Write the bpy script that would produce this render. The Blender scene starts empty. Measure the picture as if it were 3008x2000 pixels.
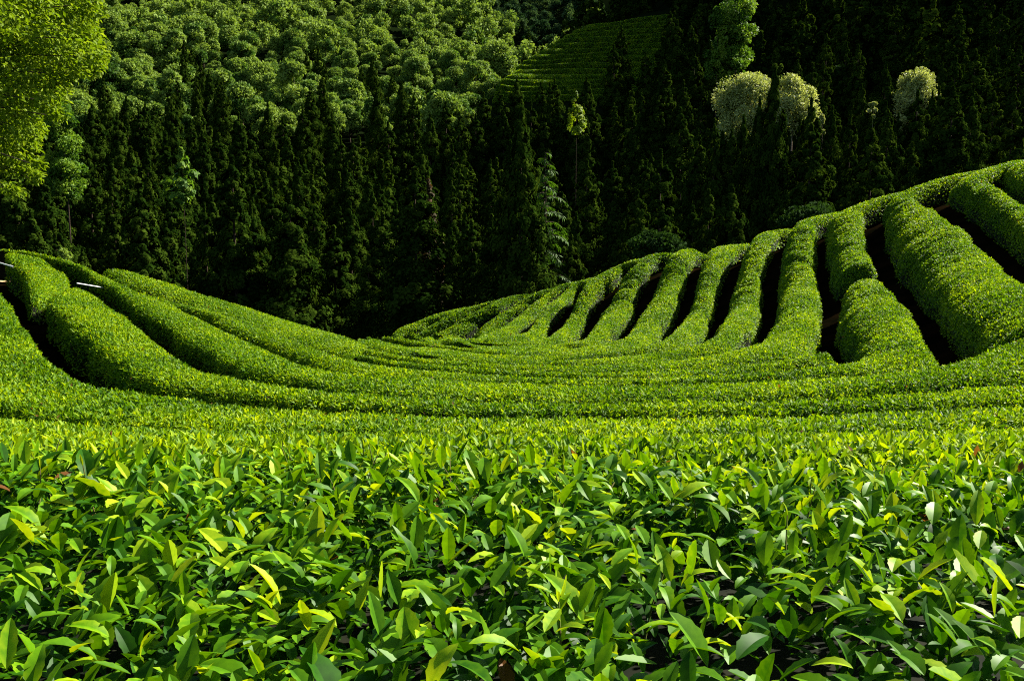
import bpy, math, random
import numpy as np
from mathutils import Vector

# ------------------------------------------------------------------ camera, sky, sun, exposure
scene = bpy.context.scene
FS = 3008 * 24.0 / 23.6            # focal length in photograph pixels
PITCH = math.radians(8.0)
cam_d = bpy.data.cameras.new('camera'); cam = bpy.data.objects.new('camera', cam_d)
scene.collection.objects.link(cam); scene.camera = cam
cam_d.sensor_width = 23.6; cam_d.lens = 24.0; cam_d.clip_start = 0.05; cam_d.clip_end = 5000
cam.location = (0, 0, 0); cam.rotation_euler = (math.radians(90) - PITCH, 0, 0)

SUN_AZ, SUN_EL = math.radians(58), math.radians(37)
world = bpy.data.worlds.new('World'); scene.world = world; world.use_nodes = True
wn = world.node_tree; wn.nodes.clear()
sky = wn.nodes.new('ShaderNodeTexSky'); sky.sky_type = 'NISHITA'; sky.sun_disc = False
sky.sun_elevation = SUN_EL; sky.sun_rotation = SUN_AZ; sky.altitude = 200
bg = wn.nodes.new('ShaderNodeBackground'); bg.inputs[1].default_value = 0.05
wo = wn.nodes.new('ShaderNodeOutputWorld')
wn.links.new(sky.outputs[0], bg.inputs[0]); wn.links.new(bg.outputs[0], wo.inputs[0])
sd = bpy.data.lights.new('sun', 'SUN'); sd.energy = 5.0; sd.angle = math.radians(0.5); sd.color = (1.0, 0.94, 0.82)
sun = bpy.data.objects.new('sun', sd); scene.collection.objects.link(sun)
S = Vector((math.sin(SUN_AZ) * math.cos(SUN_EL), math.cos(SUN_AZ) * math.cos(SUN_EL), math.sin(SUN_EL)))
sun.rotation_euler = S.to_track_quat('Z', 'Y').to_euler(); sun.location = (60, 40, 80)
scene.view_settings.view_transform = 'Standard'; scene.view_settings.look = 'None'
scene.view_settings.exposure = 1.6; scene.view_settings.gamma = 1.0
scene.cycles.use_denoising = False
scene.cycles.max_bounces = 4; scene.cycles.diffuse_bounces = 1; scene.cycles.transmission_bounces = 2
scene.cycles.filter_width = 1.1

rng = np.random.default_rng(7); random.seed(7)
col = scene.collection.objects

# ------------------------------------------------------------------ small helpers
def mesh_np(name, V, faces_list, tint=None, smooth=False):
    """faces_list: list of int arrays (n,k)"""
    me = bpy.data.meshes.new(name)
    V = np.ascontiguousarray(V, dtype=np.float32)
    me.vertices.add(len(V)); me.vertices.foreach_set('co', V.ravel())
    loops = np.concatenate([f.ravel() for f in faces_list]).astype(np.int32)
    tot = np.concatenate([np.full(len(f), f.shape[1], np.int32) for f in faces_list])
    start = np.concatenate([[0], np.cumsum(tot)[:-1]]).astype(np.int32)
    me.loops.add(len(loops)); me.loops.foreach_set('vertex_index', loops)
    me.polygons.add(len(tot)); me.polygons.foreach_set('loop_start', start)
    if smooth: me.polygons.foreach_set('use_smooth', np.ones(len(tot), bool))
    if tint is not None:
        at = me.attributes.new('tint', 'FLOAT', 'POINT')
        at.data.foreach_set('value', np.ascontiguousarray(tint, dtype=np.float32))
    me.update(calc_edges=True)
    return me

def obj(name, me, mat, parent=None, loc=None):
    o = bpy.data.objects.new(name, me); col.link(o)
    if me is not None and mat is not None and not me.materials: me.materials.append(mat)
    if parent is not None: o.parent = parent
    if loc is not None: o.location = loc
    return o

def tag(o, label=None, cat=None, group=None, kind=None):
    if label: o['label'] = label
    if cat: o['category'] = cat
    if group: o['group'] = group
    if kind: o['kind'] = kind
    return o

def thing(name, label, cat, loc=(0, 0, 0), group=None):
    o = bpy.data.objects.new(name, None); col.link(o); o.location = loc
    o.empty_display_size = 0.3
    return tag(o, label, cat, group)

def nrm(a): return a / np.maximum(np.linalg.norm(a, axis=-1, keepdims=True), 1e-9)

def ray(sx, sy):
    u = (np.asarray(sx, float) - 1504) / FS; v = (1000 - np.asarray(sy, float)) / FS
    return np.stack([u, math.cos(PITCH) + v * math.sin(PITCH), -math.sin(PITCH) + v * math.cos(PITCH)], -1)

def project(P):
    y = P[..., 1] * math.cos(PITCH) - P[..., 2] * math.sin(PITCH)
    z = P[..., 1] * math.sin(PITCH) + P[..., 2] * math.cos(PITCH)
    return 1504 + FS * P[..., 0] / y, 1000 - FS * z / y, y

class RBF:
    def __init__(s, P, z, c, lam=0.0):
        s.P = P; s.c = c; n = len(P)
        s.sc = 1.0
        A = np.sqrt(((P[:, None] - P[None]) ** 2).sum(-1) + c * c)
        A -= np.eye(n) * lam
        B = np.concatenate([np.ones((n, 1)), P], 1)
        M = np.block([[A, B], [B.T, np.zeros((3, 3))]])
        s.w = np.linalg.solve(M, np.concatenate([z, np.zeros(3)]))
    def __call__(s, x, y):
        x, y = np.broadcast_arrays(np.asarray(x, float), np.asarray(y, float))
        q = np.stack([x.ravel(), y.ravel()], -1); out = np.empty(len(q))
        for i in range(0, len(q), 20000):
            b = q[i:i + 20000]
            A = np.sqrt(((b[:, None] - s.P[None]) ** 2).sum(-1) + s.c ** 2)
            out[i:i + 20000] = A @ s.w[:-3] + s.w[-3] + b @ s.w[-2:]
        return out.reshape(x.shape)

# ------------------------------------------------------------------ materials
def nodes(name):
    m = bpy.data.materials.new(name); m.use_nodes = True
    nt = m.node_tree; nt.nodes.clear()
    return m, nt, nt.nodes.new('ShaderNodeOutputMaterial')

def leaf_mat(name, ramp, transl=0.4, rough=0.4, spec=0.4, tr_gain=(1.25, 1.25, 0.6), noise=0.0, blem=0.0):
    """ramp: [(pos, rgb)...] over the per-leaf attribute; thin leaf = diffuse + gloss + light passing through"""
    m, nt, out = nodes(name)
    at = nt.nodes.new('ShaderNodeAttribute'); at.attribute_name = 'tint'
    oi = nt.nodes.new('ShaderNodeObjectInfo')
    fac = at.outputs['Fac']
    if noise:
        mm = nt.nodes.new('ShaderNodeMath'); mm.operation = 'MULTIPLY_ADD'
        nt.links.new(oi.outputs['Random'], mm.inputs[0]); mm.inputs[1].default_value = noise
        nt.links.new(fac, mm.inputs[2]); fac = mm.outputs[0]
    cr = nt.nodes.new('ShaderNodeValToRGB'); e = cr.color_ramp.elements
    for i, (p, c) in enumerate(ramp):
        el = e[i] if i < 2 else e.new(p)
        el.position = p; el.color = (*c, 1)
    nt.links.new(fac, cr.inputs[0])
    if blem:
        tc = nt.nodes.new('ShaderNodeTexCoord'); nz = nt.nodes.new('ShaderNodeTexNoise')
        nz.inputs['Scale'].default_value = 90; nz.inputs['Detail'].default_value = 3
        nt.links.new(tc.outputs['Object'], nz.inputs['Vector'])
        m2 = nt.nodes.new('ShaderNodeMath'); m2.operation = 'MULTIPLY_ADD'; m2.inputs[1].default_value = blem
        nt.links.new(nz.outputs[0], m2.inputs[0])
        m3 = nt.nodes.new('ShaderNodeMath'); m3.operation = 'SUBTRACT'; m3.inputs[1].default_value = blem * 0.5
        nt.links.new(fac, m3.inputs[0]); nt.links.new(m3.outputs[0], m2.inputs[2])
        m4 = nt.nodes.new('ShaderNodeMath'); m4.operation = 'MINIMUM'; m4.inputs[1].default_value = 0.96
        nt.links.new(m2.outputs[0], m4.inputs[0])
        gt = nt.nodes.new('ShaderNodeMath'); gt.operation = 'GREATER_THAN'; gt.inputs[1].default_value = 0.985
        nt.links.new(fac, gt.inputs[0])
        m5 = nt.nodes.new('ShaderNodeMath'); m5.operation = 'MAXIMUM'
        nt.links.new(m4.outputs[0], m5.inputs[0]); nt.links.new(gt.outputs[0], m5.inputs[1])
        nt.links.new(m5.outputs[0], cr.inputs[0])
    pb = nt.nodes.new('ShaderNodeBsdfPrincipled')
    nt.links.new(cr.outputs[0], pb.inputs['Base Color'])
    pb.inputs['Roughness'].default_value = rough
    pb.inputs['Specular IOR Level'].default_value = spec
    tr = nt.nodes.new('ShaderNodeBsdfTranslucent')
    mu = nt.nodes.new('ShaderNodeMixRGB'); mu.blend_type = 'MULTIPLY'; mu.inputs[0].default_value = 1
    nt.links.new(cr.outputs[0], mu.inputs[1]); mu.inputs[2].default_value = (*tr_gain, 1)
    nt.links.new(mu.outputs[0], tr.inputs[0])
    mx = nt.nodes.new('ShaderNodeMixShader'); mx.inputs[0].default_value = transl
    nt.links.new(pb.outputs[0], mx.inputs[1]); nt.links.new(tr.outputs[0], mx.inputs[2])
    nt.links.new(mx.outputs[0], out.inputs[0])
    return m

def rough_mat(name, c0, c1, scale=3.0, rough=0.95, spec=0.1, bump=0.0):
    m, nt, out = nodes(name)
    tc = nt.nodes.new('ShaderNodeTexCoord')
    nz = nt.nodes.new('ShaderNodeTexNoise'); nz.inputs['Scale'].default_value = scale; nz.inputs['Detail'].default_value = 6
    nt.links.new(tc.outputs['Object'], nz.inputs['Vector'])
    cr = nt.nodes.new('ShaderNodeValToRGB'); e = cr.color_ramp.elements
    e[0].position = 0.35; e[0].color = (*c0, 1); e[1].position = 0.68; e[1].color = (*c1, 1)
    nt.links.new(nz.outputs[0], cr.inputs[0])
    pb = nt.nodes.new('ShaderNodeBsdfPrincipled')
    pb.inputs['Roughness'].default_value = rough; pb.inputs['Specular IOR Level'].default_value = spec
    nt.links.new(cr.outputs[0], pb.inputs['Base Color'])
    if bump:
        bp = nt.nodes.new('ShaderNodeBump'); bp.inputs['Strength'].default_value = bump
        nt.links.new(nz.outputs[0], bp.inputs['Height']); nt.links.new(bp.outputs[0], pb.inputs['Normal'])
    nt.links.new(pb.outputs[0], out.inputs[0])
    return m

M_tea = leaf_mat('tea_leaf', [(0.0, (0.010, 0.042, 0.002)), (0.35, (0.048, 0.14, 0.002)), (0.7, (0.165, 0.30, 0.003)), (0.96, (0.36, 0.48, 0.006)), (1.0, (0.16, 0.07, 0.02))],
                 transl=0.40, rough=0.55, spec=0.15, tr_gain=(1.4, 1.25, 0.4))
M_bigtea = leaf_mat('big_tea_leaf', [(0.0, (0.006, 0.032, 0.002)), (0.35, (0.026, 0.105, 0.002)), (0.7, (0.105, 0.25, 0.003)), (0.96, (0.32, 0.46, 0.008)), (1.0, (0.16, 0.07, 0.02))],
                 transl=0.32, rough=0.44, spec=0.09, tr_gain=(1.7, 1.4, 0.4), blem=0.35)
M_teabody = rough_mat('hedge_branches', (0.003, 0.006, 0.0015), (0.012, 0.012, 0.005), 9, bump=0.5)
M_stem = rough_mat('tea_stem', (0.08, 0.13, 0.02), (0.14, 0.1, 0.04), 20)
M_con = leaf_mat('conifer_needles', [(0.0, (0.005, 0.014, 0.002)), (0.5, (0.013, 0.031, 0.003)), (1.0, (0.038, 0.066, 0.006))], transl=0.2, rough=0.9, spec=0.0, noise=0.25)
M_conb = leaf_mat('russet_conifer_needles', [(0.0, (0.02, 0.018, 0.004)), (0.6, (0.05, 0.035, 0.008)), (1.0, (0.11, 0.05, 0.015))], transl=0.2, rough=0.7, spec=0.1)
M_ced = leaf_mat('cedar_needles', [(0.0, (0.022, 0.07, 0.005)), (1.0, (0.085, 0.185, 0.012))], transl=0.3, rough=0.6, spec=0.15)
M_brd = leaf_mat('broadleaf_leaves', [(0.0, (0.018, 0.055, 0.010)), (0.5, (0.065, 0.14, 0.02)), (1.0, (0.19, 0.28, 0.045)), ], transl=0.3, rough=0.7, spec=0.1, noise=0.6)
M_lit = leaf_mat('fresh_leaves', [(0.0, (0.03, 0.085, 0.008)), (0.5, (0.09, 0.19, 0.015)), (1.0, (0.20, 0.31, 0.03))], transl=0.35, rough=0.6, spec=0.12)
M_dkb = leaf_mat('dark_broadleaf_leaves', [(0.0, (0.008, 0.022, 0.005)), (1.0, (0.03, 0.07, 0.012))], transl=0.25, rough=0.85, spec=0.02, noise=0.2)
M_dkv = leaf_mat('shade_haze_leaves', [(0.0, (0.010, 0.03, 0.012)), (0.5, (0.025, 0.06, 0.022)), (1.0, (0.07, 0.12, 0.04))], transl=0.25, rough=0.85, spec=0.02)  # side valley shade and bluish haze put into the leaf colour
M_map = leaf_mat('spring_leaves', [(0.0, (0.06, 0.12, 0.003)), (0.5, (0.15, 0.24, 0.005)), (1.0, (0.28, 0.36, 0.02))], transl=0.4, rough=0.6, spec=0.1)
M_pal = leaf_mat('pale_leaves', [(0.0, (0.19, 0.24, 0.06)), (0.5, (0.33, 0.38, 0.11)), (1.0, (0.52, 0.55, 0.21))], transl=0.3, rough=0.6, spec=0.2)
M_bark = rough_mat('bark', (0.03, 0.02, 0.013), (0.09, 0.065, 0.045), 6, bump=0.6)
M_palebark = rough_mat('pale_bark', (0.2, 0.15, 0.1), (0.38, 0.3, 0.22), 6, bump=0.4)
M_pipe = rough_mat('white_pipe', (0.7, 0.7, 0.68), (0.82, 0.82, 0.8), 4, rough=0.4, spec=0.4)
M_wire = rough_mat('green_hose', (0.06, 0.12, 0.1), (0.1, 0.18, 0.15), 8, rough=0.5)
M_sand = rough_mat('sandy_soil', (0.4, 0.26, 0.13), (0.55, 0.38, 0.2), 7, bump=0.4)

def ground_mat():
    m, nt, out = nodes('soil_and_litter')
    tc = nt.nodes.new('ShaderNodeTexCoord')
    n1 = nt.nodes.new('ShaderNodeTexNoise'); n1.inputs['Scale'].default_value = 1.3; n1.inputs['Detail'].default_value = 8
    nt.links.new(tc.outputs['Object'], n1.inputs['Vector'])
    cr = nt.nodes.new('ShaderNodeValToRGB'); e = cr.color_ramp.elements
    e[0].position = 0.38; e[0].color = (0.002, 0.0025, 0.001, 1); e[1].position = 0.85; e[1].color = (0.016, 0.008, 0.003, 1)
    nt.links.new(n1.outputs[0], cr.inputs[0])
    # forest floor beyond the tea garden: darker leaf litter
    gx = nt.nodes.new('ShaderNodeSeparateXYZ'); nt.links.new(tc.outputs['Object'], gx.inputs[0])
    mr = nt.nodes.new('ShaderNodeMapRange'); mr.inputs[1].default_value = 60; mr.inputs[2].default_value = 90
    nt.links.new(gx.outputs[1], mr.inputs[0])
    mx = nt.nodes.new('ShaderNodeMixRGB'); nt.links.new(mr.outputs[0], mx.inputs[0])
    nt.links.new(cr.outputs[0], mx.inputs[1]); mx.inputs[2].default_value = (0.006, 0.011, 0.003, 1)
    pb = nt.nodes.new('ShaderNodeBsdfPrincipled'); pb.inputs['Roughness'].default_value = 0.95
    pb.inputs['Specular IOR Level'].default_value = 0.0
    nt.links.new(mx.outputs[0], pb.inputs['Base Color'])
    bp = nt.nodes.new('ShaderNodeBump'); bp.inputs['Strength'].default_value = 0.5
    nt.links.new(n1.outputs[0], bp.inputs['Height']); nt.links.new(bp.outputs[0], pb.inputs['Normal'])
    nt.links.new(pb.outputs[0], out.inputs[0])
    return m
M_ground = ground_mat()

# ------------------------------------------------------------------ terrain: hedge-top surface T, ground = T - 0.9
HEDGE = 0.9
K = 3008 / 1024
ctl = [  # (x, y in a 1024-wide view, distance)
 (512,460,2.8),(512,451,6.2),(512,440,7.1),(512,430,7.9),(512,420,8.9),(512,412,9.8),(512,398,11.8),(512,380,14.6),(512,368,17.8),(512,359,21.5),(512,350,29),(470,340,42),(400,333,62),
 (958,354,16.4),(870,380,13.4),(1000,400,10.6),(1010,370,13),(1020,440,7.0),
 (878,306,22),(850,260,30),(840,215,37),(1000,260,24),(940,210,31),(925,185,35),(1015,165,37),(1023,300,18),
 (745,306,33),(750,260,38),(755,232,41),(745,345,22.5),(640,352,24),(700,370,16.6),(820,360,17),
 (645,300,44),(630,335,32),(665,250,49),(695,244,46.5),(630,260,52),(575,295,53),(550,330,41),(595,272,57),(510,312,58),(490,333,49),(540,290,62),(430,320,68),
 (0,245,28),(60,255,28),(130,270,29),(220,300,32),(300,325,39),(20,370,12.6),(60,350,14),(100,340,16),(60,290,21),(20,265,25),
 (180,350,16),(250,340,21.5),(170,310,23.5),(300,355,20),(380,370,16.6),(0,300,17),(100,385,11.6),(0,400,10),(250,385,12.4),(0,440,7.0),(360,345,33)]
P = []
for x, y, d in ctl:
    P.append(ray(x * K, y * K) * d)
for x, y, z in [(0, 0, -0.72), (-3, 0, -0.72), (3, 0, -0.72), (0, -4, -0.7), (-6, -3, -0.65), (6, -3, -0.65), (0, 1.6, -0.71), (-2, 2, -0.73), (2, 2, -0.73),
                (-12, 4, -1.3), (12, 4, -1.0), (-2, 2.9, -0.74), (2, 2.9, -0.74), (-4, 2.9, -0.78), (4, 2.9, -0.76), (-15, 12, -1.3), (-20, 20, -1.1), (16, 12, -0.7), (24, 22, 0.8), (28, 34, 2.4)]:
    P.append(np.array([x, y, z], float))
for x, d, z in [(840, 50, -6.5), (1015, 50, -4), (930, 50, -5.5), (1200, 52, -2), (740, 55, -8.5), (665, 61, -10), (540, 75, -13), (595, 70, -12), (430, 84, -16), (300, 54, -12), (220, 46, -10), (130, 42, -8.5),
                (0, 42, -7), (-200, 45, -5), (390, 80, -16)]:
    r = ray(x * K, 340 * K); P.append(np.array([r[0] * d, r[1] * d, z]))
far = [(-40,75,-15),(-20,78,-17.5),(0,92,-19),(22,80,-13),(45,75,-8),(-80,60,-8),(80,60,4),
 (-70,110,-17),(-40,112,-20.5),(-20,112,-21),(2,112,-19.5),(27,110,-15),(50,108,-8),(80,105,2),
 (-95,150,-11),(-50,150,-15),(-20,150,-16.5),(0,150,-14),(25,150,-9),(55,150,2),(90,150,26),
 (-110,200,0),(-60,200,-5),(-20,200,-7),(0,195,-4),(24,195,6),(60,200,20),(105,200,50),  # right-end heights, here and below, raised out of view to shade the right slope
 (15,255,37.5),(8,248,32.6),(2.1,240,28.2),(-2.8,228,22.8),(19,236,27.5),(25.6,226,22.8),(27.7,245,34.6),(7.3,232,24.8),(14.2,222,21),(32,258,43),(4,214,14),(16,205,11),(30,212,15),
 (15,275,31),(5,265,23),(-4,258,16),(-9,242,13),(-12,226,10),(40,240,33),(46,225,27),(50,262,46),(45,285,54),
 (-140,270,18),(-70,270,14),(-30,280,14),(0,300,14),(60,290,72),(110,290,98),(72,262,68),  # hill right of the mound raised above the view to block sun from it
 (-150,380,52),(-80,380,46),(-35,370,38),(-5,365,33),(14,365,20),(50,370,84),(120,380,125),
 (-200,520,112),(-110,500,98),(-55,480,83),(-40,520,86),(-20,470,68),(-8,475,65),(0,470,54),(5,462,42),(16,470,37),(8,560,92),(-22,740,98),(-22,810,108),(-62,740,138),(16,740,146),(60,500,88),(140,520,140),
 (-220,700,190),(-80,650,128),(-24,640,90),(10,640,110),(80,700,170),(200,700,210),(-20,900,120),(-30,1100,130),(60,900,190),(-250,900,250),(250,900,280),
 (150,250,92),(62,222,31),(200,120,40),(-180,200,20),(-160,100,-4),(120,0,10),(-120,0,0),(0,-120,6),(-100,-120,6),(100,-120,12),(300,300,120),(-300,300,90),(350,0,60),(-350,0,40),(0,-350,40)]
PP = np.array(P + [np.array([x, y, z + HEDGE]) for x, y, z in far])
T = RBF(PP[:, :2], PP[:, 2], 3.0, 0.4)
def G(x, y): return T(x, y) - HEDGE

def hit(sx, sy, dmin=1.5, dmax=90):
    """where the sight line through photo pixel (sx, sy) meets the hedge-top surface"""
    r = ray(sx, sy); ds = np.geomspace(dmin, dmax, 700)
    p = r[None] * ds[:, None]; gap = p[:, 2] - T(p[:, 0], p[:, 1])
    i = np.where(gap <= 0)[0]
    if len(i) and i[0] > 0:
        k = i[0]; f = gap[k - 1] / (gap[k - 1] - gap[k]); d = ds[k - 1] + f * (ds[k] - ds[k - 1])
    else:
        lim = ds < 75
        d = ds[lim][np.argmin(gap[lim] / ds[lim])]
    return r[:2] * d

# one ground sheet, finer near the garden, out past the last hill
def build_ground():
    th = np.concatenate([np.linspace(-180, -46, 40)[:-1], np.linspace(-46, 46, 185)[:-1], np.linspace(46, 180, 40)])
    th = np.radians(th); rr = np.concatenate([[0.0], np.geomspace(0.6, 1100, 190)])
    A, R = np.meshgrid(th, rr, indexing='ij')
    X, Y = R * np.sin(A), R * np.cos(A); Z = G(X, Y)
    Z += np.where(R > 1, 0.025 * np.sin(X * 5.1 + Y * 2.3) * np.sin(Y * 4.3 - X), 0)
    n, m = X.shape; I = np.arange(n * m).reshape(n, m)
    F = np.stack([I[:-1, :-1], I[:-1, 1:], I[1:, 1:], I[1:, :-1]], -1).reshape(-1, 4)
    me = mesh_np('ground', np.stack([X, Y, Z], -1).reshape(-1, 3), [F], smooth=True)
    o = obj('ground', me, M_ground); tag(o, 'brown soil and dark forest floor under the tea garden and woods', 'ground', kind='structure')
build_ground()

# ------------------------------------------------------------------ leaves
def leaf_batch(Pb, ax, nr, L, W, bend, tint, lod):
    n = len(Pb); sd_ = nrm(np.cross(ax, nr))
    if lod == 0:
        a = np.linspace(0, 1, 11); w = np.interp(a, [0.0, .1, .28, .5, .72, .9, 1.0], [.06, .42, .86, 1.0, .82, .42, .03])
        w = w * (1 + 0.05 * np.where(np.arange(11) % 2, 1, -1))
    elif lod == 1:
        a = np.array([0.0, .35, .72, 1.0]); w = np.array([.12, 1.0, .78, .03])
    if lod <= 1:
        k = len(a)
        cols = []
        for sgn, edge in ((-1, 1), (-1, 0), (1, 0), (1, 1)):
            al = a[None, :, None]; ww = (w * edge)[None, :, None]
            lift = -bend[:, None, None] * al ** 2
            v = Pb[:, None] + ax[:, None] * (L[:, None, None] * (al - 0.25 * np.abs(bend[:, None, None]) * al ** 3)) + nr[:, None] * (L[:, None, None] * lift) \
                + sgn * sd_[:, None] * (W[:, None, None] * ww) * 0.93 + nr[:, None] * (W[:, None, None] * ww * 0.38)
            cols.append(v)
        V = np.stack(cols, 2).reshape(-1, 3)                       # n,k,4
        q = []
        for i in range(k - 1):
            b = i * 4
            q.append([b, b + 1, b + 5, b + 4]); q.append([b + 2, b + 3, b + 7, b + 6])
        F = (np.arange(n)[:, None, None] * (4 * k) + np.array(q)[None]).reshape(-1, 4)
        tv = tint[:, None, None] + np.broadcast_to(np.array([0.2, 0.07, 0.07, 0.2]) * (tint[:, None, None] < 0.95), (n, k, 4)) * (1.0 if lod == 0 else 0.4)
        return V, F, np.clip(tv, 0, np.where(tint > 0.97, 1.0, 0.95)[:, None, None]).ravel()
    mid = Pb + ax * (L * 0.5)[:, None] + nr * (W * 0.35)[:, None]
    V = np.stack([Pb, mid + sd_ * W[:, None], Pb + ax * L[:, None] - nr * (bend * L * 0.6)[:, None], mid - sd_ * W[:, None]], 1).reshape(-1, 3)
    b = np.arange(n)[:, None] * 4
    if lod == 2:
        F = np.concatenate([b + np.array([[0, 1, 2]]), b + np.array([[0, 2, 3]])], 0)
    else:
        F = b + np.array([[0, 1, 2, 3]])
    return V, F, np.repeat(tint, 4)

def join(batches):
    Vs, Fs, Ts, off = [], {}, [], 0
    for V, F, t in batches:
        if len(V) == 0: continue
        Vs.append(V); Fs.setdefault(F.shape[1], []).append(F + off); Ts.append(t); off += len(V)
    return np.concatenate(Vs), [np.concatenate(f) for f in Fs.values()], np.concatenate(Ts)

def scatter_tints(n, young):
    t = np.clip(rng.normal(0.30 + 0.36 * young, 0.17, n), 0.02, 0.93)
    t[rng.random(n) < 0.002] = 1.0
    return t

def rand_dirs(n):
    return nrm(rng.normal(size=(n, 3)))

def smooth_noise(length, step):
    k = int(length / step) + 4; v = rng.normal(size=k)
    return lambda s: np.interp(s / step, np.arange(k), v)

def resample(poly, n):
    p = np.array(poly, float); s = np.concatenate([[0], np.cumsum(np.linalg.norm(np.diff(p, axis=0), axis=1))])
    u = np.linspace(0, s[-1], n)
    return np.stack([np.interp(u, s, p[:, i]) for i in range(p.shape[1])], -1)

def smooth_line(p, it=3):
    for _ in range(it):
        q = p.copy(); q[1:-1] = 0.25 * p[:-2] + 0.5 * p[1:-1] + 0.25 * p[2:]; p = q
    return p

def unproj(line):
    return np.array([hit(x, y) for x, y in line])

def extend(p, d0=0.0, d1=0.0):
    if d0: p = np.concatenate([[p[0] + nrm(p[0] - p[min(2, len(p) - 1)]) * d0], p])
    if d1: p = np.concatenate([p, [p[-1] + nrm(p[-1] - p[-min(3, len(p))]) * d1]])
    return p

def tube(path, r0, r1, sides=7):
    p = np.array(path, float); n = len(p); t = nrm(np.gradient(p, axis=0))
    a = nrm(np.cross(t, np.array([0.31, 0.17, 0.93]) if abs(t[0, 2]) < 0.9 else np.array([1.0, 0.1, 0])))
    b = np.cross(t, a); rad = np.linspace(r0, r1, n); th = np.linspace(0, 2 * math.pi, sides, endpoint=False)
    V = p[:, None] + rad[:, None, None] * (a[:, None] * np.cos(th)[None, :, None] + b[:, None] * np.sin(th)[None, :, None])
    I = np.arange(n * sides).reshape(n, sides); J = np.roll(I, -1, axis=1)
    F = np.stack([I[:-1], J[:-1], J[1:], I[1:]], -1).reshape(-1, 4)
    return V.reshape(-1, 3), F, np.full(n * sides, 0.5)

COVER = 1.0
def add_shoots(root, Sf, N, off):
    """upright young shoots: a stem with a bud and a few leaves up its length"""
    sb, lb = [], []
    for _ in range(1900):
        i, j = rng.integers(0, Sf.shape[0] - 1), rng.integers(0, Sf.shape[1] - 1)
        p = Sf[i, j] + (Sf[i + 1, j] - Sf[i, j]) * rng.random() + (Sf[i, j + 1] - Sf[i, j]) * rng.random()
        sx, sy, d = project(p)
        if d < 1.25 or sx < -200 or sx > 3200 or sy > 2200 or N[i, j][2] < 0.5: continue
        dr = nrm(np.array([0, 0, 1.0]) + 0.38 * rng.normal(size=3)); ln = rng.uniform(0.13, 0.22); up = rng.uniform(-0.03, 0.035)
        b = p + dr * (up - ln); e = p + dr * up; m = 0.5 * (b + e) + rng.normal(0, 0.006, 3)
        sb.append(tube([b, m, e], 0.0022, 0.0012, 4))
        k = int(rng.integers(3, 6)); a0 = rng.random() * 6.28
        t1 = nrm(np.cross(dr, np.array([0.3, 0.8, 0.1]))); t2 = np.cross(dr, t1)
        th = a0 + np.arange(k + 1) * 2.4; sp = np.linspace(0.0, 0.55, k + 1)
        til = np.radians(np.concatenate([[8], rng.uniform(25, 68, k)]))
        outd = t1[None] * np.cos(th)[:, None] + t2[None] * np.sin(th)[:, None]
        ax = nrm(dr[None] * np.cos(til)[:, None] + outd * np.sin(til)[:, None])
        nr_ = nrm(dr[None] - ax * (ax @ dr)[:, None] + 0.001 * rand_dirs(k + 1)); nr_[0] = -outd[0]; nr_ = nrm(nr_ - ax * (nr_ * ax).sum(-1, keepdims=True))
        LL = np.concatenate([[0.028], np.linspace(0.036, 0.062, k) * rng.uniform(0.85, 1.15, k)])
        W = LL * np.concatenate([[0.12], rng.uniform(0.19, 0.25, k)])
        ti = np.clip(np.concatenate([[0.85], np.linspace(0.74, 0.38, k)]) + rng.normal(0, 0.08), 0.05, 0.94)
        lb.append(leaf_batch(e - dr * (sp * ln)[:, None], ax, nr_, LL, W, rng.normal(0.28, 0.14, k + 1), ti, 0))
    V, F, t = join(sb); tag(obj('stems', mesh_np('shoot_stems', V - off, F, smooth=True), M_stem, root), kind='stuff')
    V, F, t = join(lb); obj('shoots', mesh_np('shoot_leaves', V - off, F, t, smooth=True), M_bigtea, root)

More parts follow.
